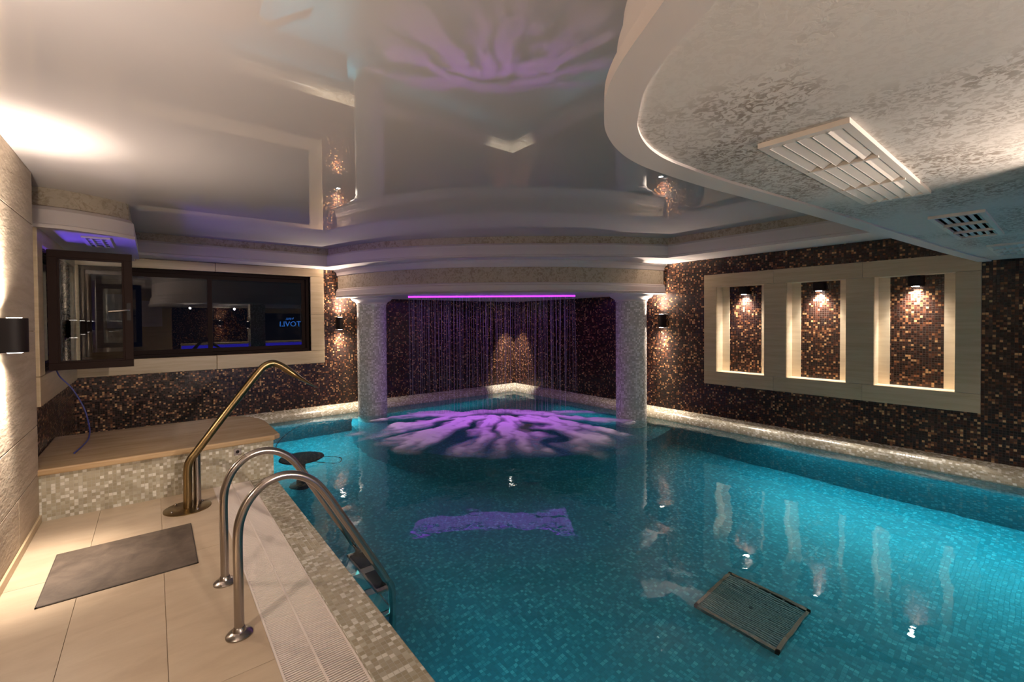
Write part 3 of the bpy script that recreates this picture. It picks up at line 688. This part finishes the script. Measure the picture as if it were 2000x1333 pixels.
MB().box(0.90, 1.07, 2.50, 2.52, -0.86, -0.84).build('wall_strut', m_steel, ld); MB().box(0.90, 1.07, 2.99, 3.01, -0.86, -0.84).build('wall_strut', m_steel, ld)

# swan-neck water spout
sp = thing('water_spout', 'aged bronze swan-neck water spout on an oval base plate beside the bench', 'water spout', (0.195, 4.44, 0))
MB().lathe((0.195, 4.44, 0), [(0.160, 0), (0.160, 0.006), (0.155, 0.009), (0.0001, 0.009)], 40).build('base_plate', m_bronze, sp, smooth=True, fix=True)
N_ = catmull([(0.195, 4.43, 0.005), (0.197, 4.43, 0.18), (0.200, 4.43, 0.33), (0.222, 4.43, 0.395), (0.262, 4.43, 0.450), (0.46, 4.43, 0.725), (0.60, 4.43, 0.912), (0.715, 4.43, 1.062), (0.765, 4.43, 1.112), (0.825, 4.43, 1.130), (0.885, 4.43, 1.105), (0.95, 4.43, 1.055)], 5)
MB().tube(N_, 0.030, 18).build('neck', m_bronze, sp, smooth=True)
NZ = [(0.94, 4.43, 1.063), (0.99, 4.43, 1.022), (1.05, 4.43, 0.975), (1.12, 4.43, 0.925), (1.185, 4.43, 0.882)]
MB().tube(NZ, 0.031, 18, flat=[(1, 1), (1.35, 0.85), (1.9, 0.6), (2.6, 0.36), (3.2, 0.14)]).build('nozzle', m_bronze, sp, smooth=True)
MB().tube([(0.262, 4.47, 0.005), (0.262, 4.47, 0.30), (0.262, 4.46, 0.43)], 0.027, 16).build('support_post', m_steel, sp, smooth=True)
for a in (0.6, 2.2, 3.7, 5.2):
    MB().lathe((0.195+0.125*math.cos(a), 4.44+0.125*math.sin(a), 0.009), [(0.009, 0), (0.009, 0.008), (0.005, 0.014), (0.0001, 0.015)], 10).build('bolt', m_steel, sp, smooth=True)

# steel intake grating on the pool floor
pg = thing('floor_grating', 'square perforated steel grating lying on the pool floor', 'grating', (3.33, 1.43, PD))
gx0, gx1, gy0, gy1 = 3.06, 3.60, 1.14, 1.71
b = MB().box(gx0, gx1, gy0, gy0+0.025, PD, PD+0.03).box(gx0, gx1, gy1-0.025, gy1, PD, PD+0.03).box(gx0, gx0+0.025, gy0, gy1, PD, PD+0.03).box(gx1-0.025, gx1, gy0, gy1, PD, PD+0.03)
b.build('frame', m_steel, pg)
b = MB(); k = 0
while gx0+0.025+k*0.018 < gx1-0.03:
    x = gx0+0.025+k*0.018; b.box(x, x+0.010, gy0+0.02, gy1-0.02, PD+0.012, PD+0.026); k += 1
for j in range(6): b.box(gx0+0.02, gx1-0.02, gy0+0.08+j*0.085, gy0+0.092+j*0.085, PD+0.008, PD+0.02)
m_dsteel = plain('dull_steel', (0.22, 0.27, 0.26), 0.32, 0.6)
s2 = b.build('bars', m_dsteel, pg); s2['kind'] = 'stuff'
MB().lathe((3.33, 1.43, PD+0.026), [(0.014, 0), (0.014, 0.004), (0.0001, 0.004)], 12).build('bolt', m_rub, pg)

# dark disc in the water by the bench
dk = thing('submerged_disc', 'dark oval disc on a stem with a loose cable under water beside the bench', 'pool device', (1.33, 5.60, PD))
MB().lathe((1.33, 5.60, 0), [(0.0001, -0.335), (0.20, -0.335), (0.235, -0.315), (0.24, -0.30), (0.225, -0.285), (0.0001, -0.275)], 36).build('disc_top', m_disc, dk, smooth=True, fix=True)
MB().lathe((1.33, 5.60, 0), [(0.05, -0.34), (0.04, -0.6), (0.06, PD+0.03), (0.14, PD)], 20).build('stem', m_disc, dk, smooth=True)
cb = catmull([(1.42, 5.5, -0.42), (1.65, 5.35, -0.5), (1.75, 5.6, -0.55), (1.45, 5.85, -0.5), (1.2, 6.3, -0.4), (1.5, 6.9, -0.2), (1.9, 7.3, -0.1)], 8)
MB().tube(cb, 0.006, 8).build('cable', m_rub, dk, smooth=True)

# cable from the open window down over the bench
cbl = MB().tube(catmull([(-0.715, 5.95, 1.062), (-0.70, 6.05, 0.98), (-0.62, 6.05, 0.86), (-0.54, 6.05, 0.66), (-0.50, 5.98, 0.48), (-0.49, 5.80, 0.414), (-0.50, 5.5, 0.411), (-0.53, 5.2, 0.411)], 8), 0.006, 8).build('loose_cable', m_cable, None, smooth=True)
tag(cbl, 'thin blue cable hanging from the open window down to the bench slab', 'cable')

# ------------------------------------------------------------------ ceiling vents
def vent(x0, x1, y0, y1, z, label, louv=5, bars=2, dark=True):
    t = thing('vent_grille', label, 'vent', ((x0+x1)/2, (y0+y1)/2, z), 'ceiling vent grilles')
    f = 0.022
    g = f*1.3
    b = MB().box(x0, x1, y0, y0+f, z-0.016, z).box(x0, x1, y1-f, y1, z-0.016, z).box(x0, x0+g, y0+f, y1-f, z-0.016, z).box(x1-g, x1, y0+f, y1-f, z-0.016, z)
    b.build('frame', m_vent, t)
    MB().box(x0+f, x1-f, y0+f, y1-f, z-0.001, z+0.001).build('duct_shade', m_shade, t)  # black sheet painted in for the shade behind the louvres
    w = (y1-y0-2*f)/louv; lo_ = 0.020 if not dark else 0.010; cv_ = 0.90 if not dark else 0.4
    for k in range(louv):
        y = y0+f+w*k
        MB().add([(x0+f, y, z-0.002), (x1-f, y, z-0.002), (x1-f, y+w*cv_, z-lo_), (x0+f, y+w*cv_, z-lo_), (x0+f, y, z-0.0005), (x1-f, y, z-0.0005), (x1-f, y+w*cv_, z-lo_+0.002), (x0+f, y+w*cv_, z-lo_+0.002)],
                 [(0, 3, 2, 1), (4, 5, 6, 7), (0, 1, 5, 4), (2, 3, 7, 6), (0, 4, 7, 3), (1, 2, 6, 5)]).build('louvre', m_vent, t)
    for k in range(bars):
        x = x0+(x1-x0)*(k+1)/(bars+1)
        MB().box(x-0.006, x+0.006, y0+f*0.8, y1-f*0.8, z-0.022, z-0.006).build('cross_bar', m_vent, t)
    return t
vent(1.44, 2.54, 0.37, 0.60, SOF+0.011, 'large white louvred vent in the lowered ceiling, the nearest one', dark=False)
vent(3.20, 4.19, 0.27, 0.48, SOF+0.011, 'white-framed vent with dark slots, second along the lowered ceiling')
vent(4.82, 5.60, 0.20, 0.40, SOF+0.011, 'white vent with dotted slots nearest the niche wall at the right edge', dark=False)
vent(-0.50, -0.30, 5.62, 6.25, LS+0.005, 'small grey vent in the rounded ceiling corner above the open window', louv=4, bars=2)

# ------------------------------------------------------------------ behind the viewer (parts seen in the window and ceiling reflections, then added fill lamps)
rp = trim('trim_8')
MB().box(-0.688, 0.53, YR, YR+0.03, 0, ZC).build('stone_cladding', m_trav, rp)
MB().box(2.91, 3.13, YR, YR+0.04, 0, 2.015).box(3.13, 5.6, YR, YR+0.04, 1.83, 2.015).box(5.4, 5.6, YR, YR+0.04, 0, 1.83).build('stone_surround', m_trav, rp)
MB().box(3.13, 5.4, YR, YR+0.01, 0.0, 1.83).build('dark_glass', plain('rear_glass', (0.01, 0.01, 0.012), 0.05), rp)
fp = MB().box(-0.39, 0.26, YR+0.03, YR+0.06, 1.35, 2.25).build('frosted_panel', m_screen); tag(fp, 'pale frosted panel on the wall behind the viewer, seen reflected in the window', 'panel')
wall_lamp(2.0, YR+0.002, 1.45, PI, 'wall lamp on the mosaic wall behind the viewer', PW, PW)
tb = thing('tub_surround', 'low stone tub wall with an emissive strip for its blue glow, reflected in the window', 'tub', (2.5, -3.9, 0))
MB().box(0.75, 5.4, -4.3, -3.7, 0, 0.74).build('tub_wall', m_trav, tb); MB().box(0.75, 5.4, -3.71, -3.69, 0.40, 0.68).build('glow_strip', m_blueglow, tb)  # emissive strip stands in for the blue glow of the tub
gs = thing('glowing_sign', 'blue glowing letters mirrored in the right end of the window pane', 'sign', (4.3, YR+0.03, 1.3))
for body, size, x, z in (('YTOVLI', 0.30, 4.03, 1.29), ('VWA', 0.13, 4.28, 1.56)):
    fc = bpy.data.curves.new('sign', 'FONT'); fc.body = body; fc.size = size; fc.extrude = 0.004; fc.align_x = 'RIGHT'; fc.resolution_u = 3
    so = bpy.data.objects.new('tmp', fc); me = bpy.data.meshes.new_from_object(so); bpy.data.objects.remove(so)
    me.transform(Matrix.Translation(Vector((x, YR+0.03, z))-gs.location) @ Matrix.Rotation(PI, 4, 'Z') @ Matrix.Rotation(PI/2, 4, 'X'))
    me.materials.clear(); me.materials.append(m_sign)
    lo = bpy.data.objects.new('lettering', me); C.objects.link(lo); lo.parent = gs
WH = ['nearest the added pillar', 'over the pool end by the long wall', 'nearest the pool side wall', 'over the tub on the stone side', 'over the tub below the blue letters']
for i, (x, y) in enumerate(((2.0, -2.2), (4.2, -2.2), (4.0, -1.2), (2.0, -3.9), (4.2, -3.9))):  # unseen ceiling lights added as fill for the room
    if i == 0:
        dl = thing('fill_downlight', 'added fill light in the ceiling behind the viewer, '+WH[0], 'lamp', (x, y, SOF+0.008), 'added fill lights behind the viewer')
        MB().lathe((x, y, SOF+0.008), [(0.0001, 0), (0.05, 0)], 20).build('lens', m_lens, dl, fix=True); MB().lathe((x, y, SOF+0.008), [(0.05, -0.001), (0.06, -0.006), (0.066, 0.001)], 24).build('trim_ring', m_steel, dl)
    else: c = copy_tree(dl); c.location = (x, y, SOF+0.008); c['label'] = 'added fill light in the ceiling behind the viewer, '+WH[i]
    spot((x, y, SOF-0.005), (0, 0, -1), 60, WARM, 150, 0.8)
for i, (x, y, tx, lb) in enumerate(((0.9, -1.6, 0.2, 'added fill spotlight under the lowered ceiling behind the viewer, nearest the deck'), (2.2, -2.6, 1.0, 'added fill spotlight under the lowered ceiling behind the viewer, nearest the tub'))):  # unseen spots added to brighten the window wall
    q = Vector((x, y, SOF-0.08)); dv = (Vector((tx, YB, 0.9))-q).normalized()
    t = thing('fill_spot', lb, 'lamp', tuple(q), 'added fill spotlights behind the viewer')
    MB().tube([q-dv*0.07, q+dv*0.05], 0.035, 16).build('lamp_head', m_steel, t, smooth=True); MB().tube([q, q+Vector((0, 0, 0.09))], 0.01, 8).build('stem', m_steel, t)
    spot(q+dv*0.07, dv, 210, WARM, 46, 1.0, 0.02)
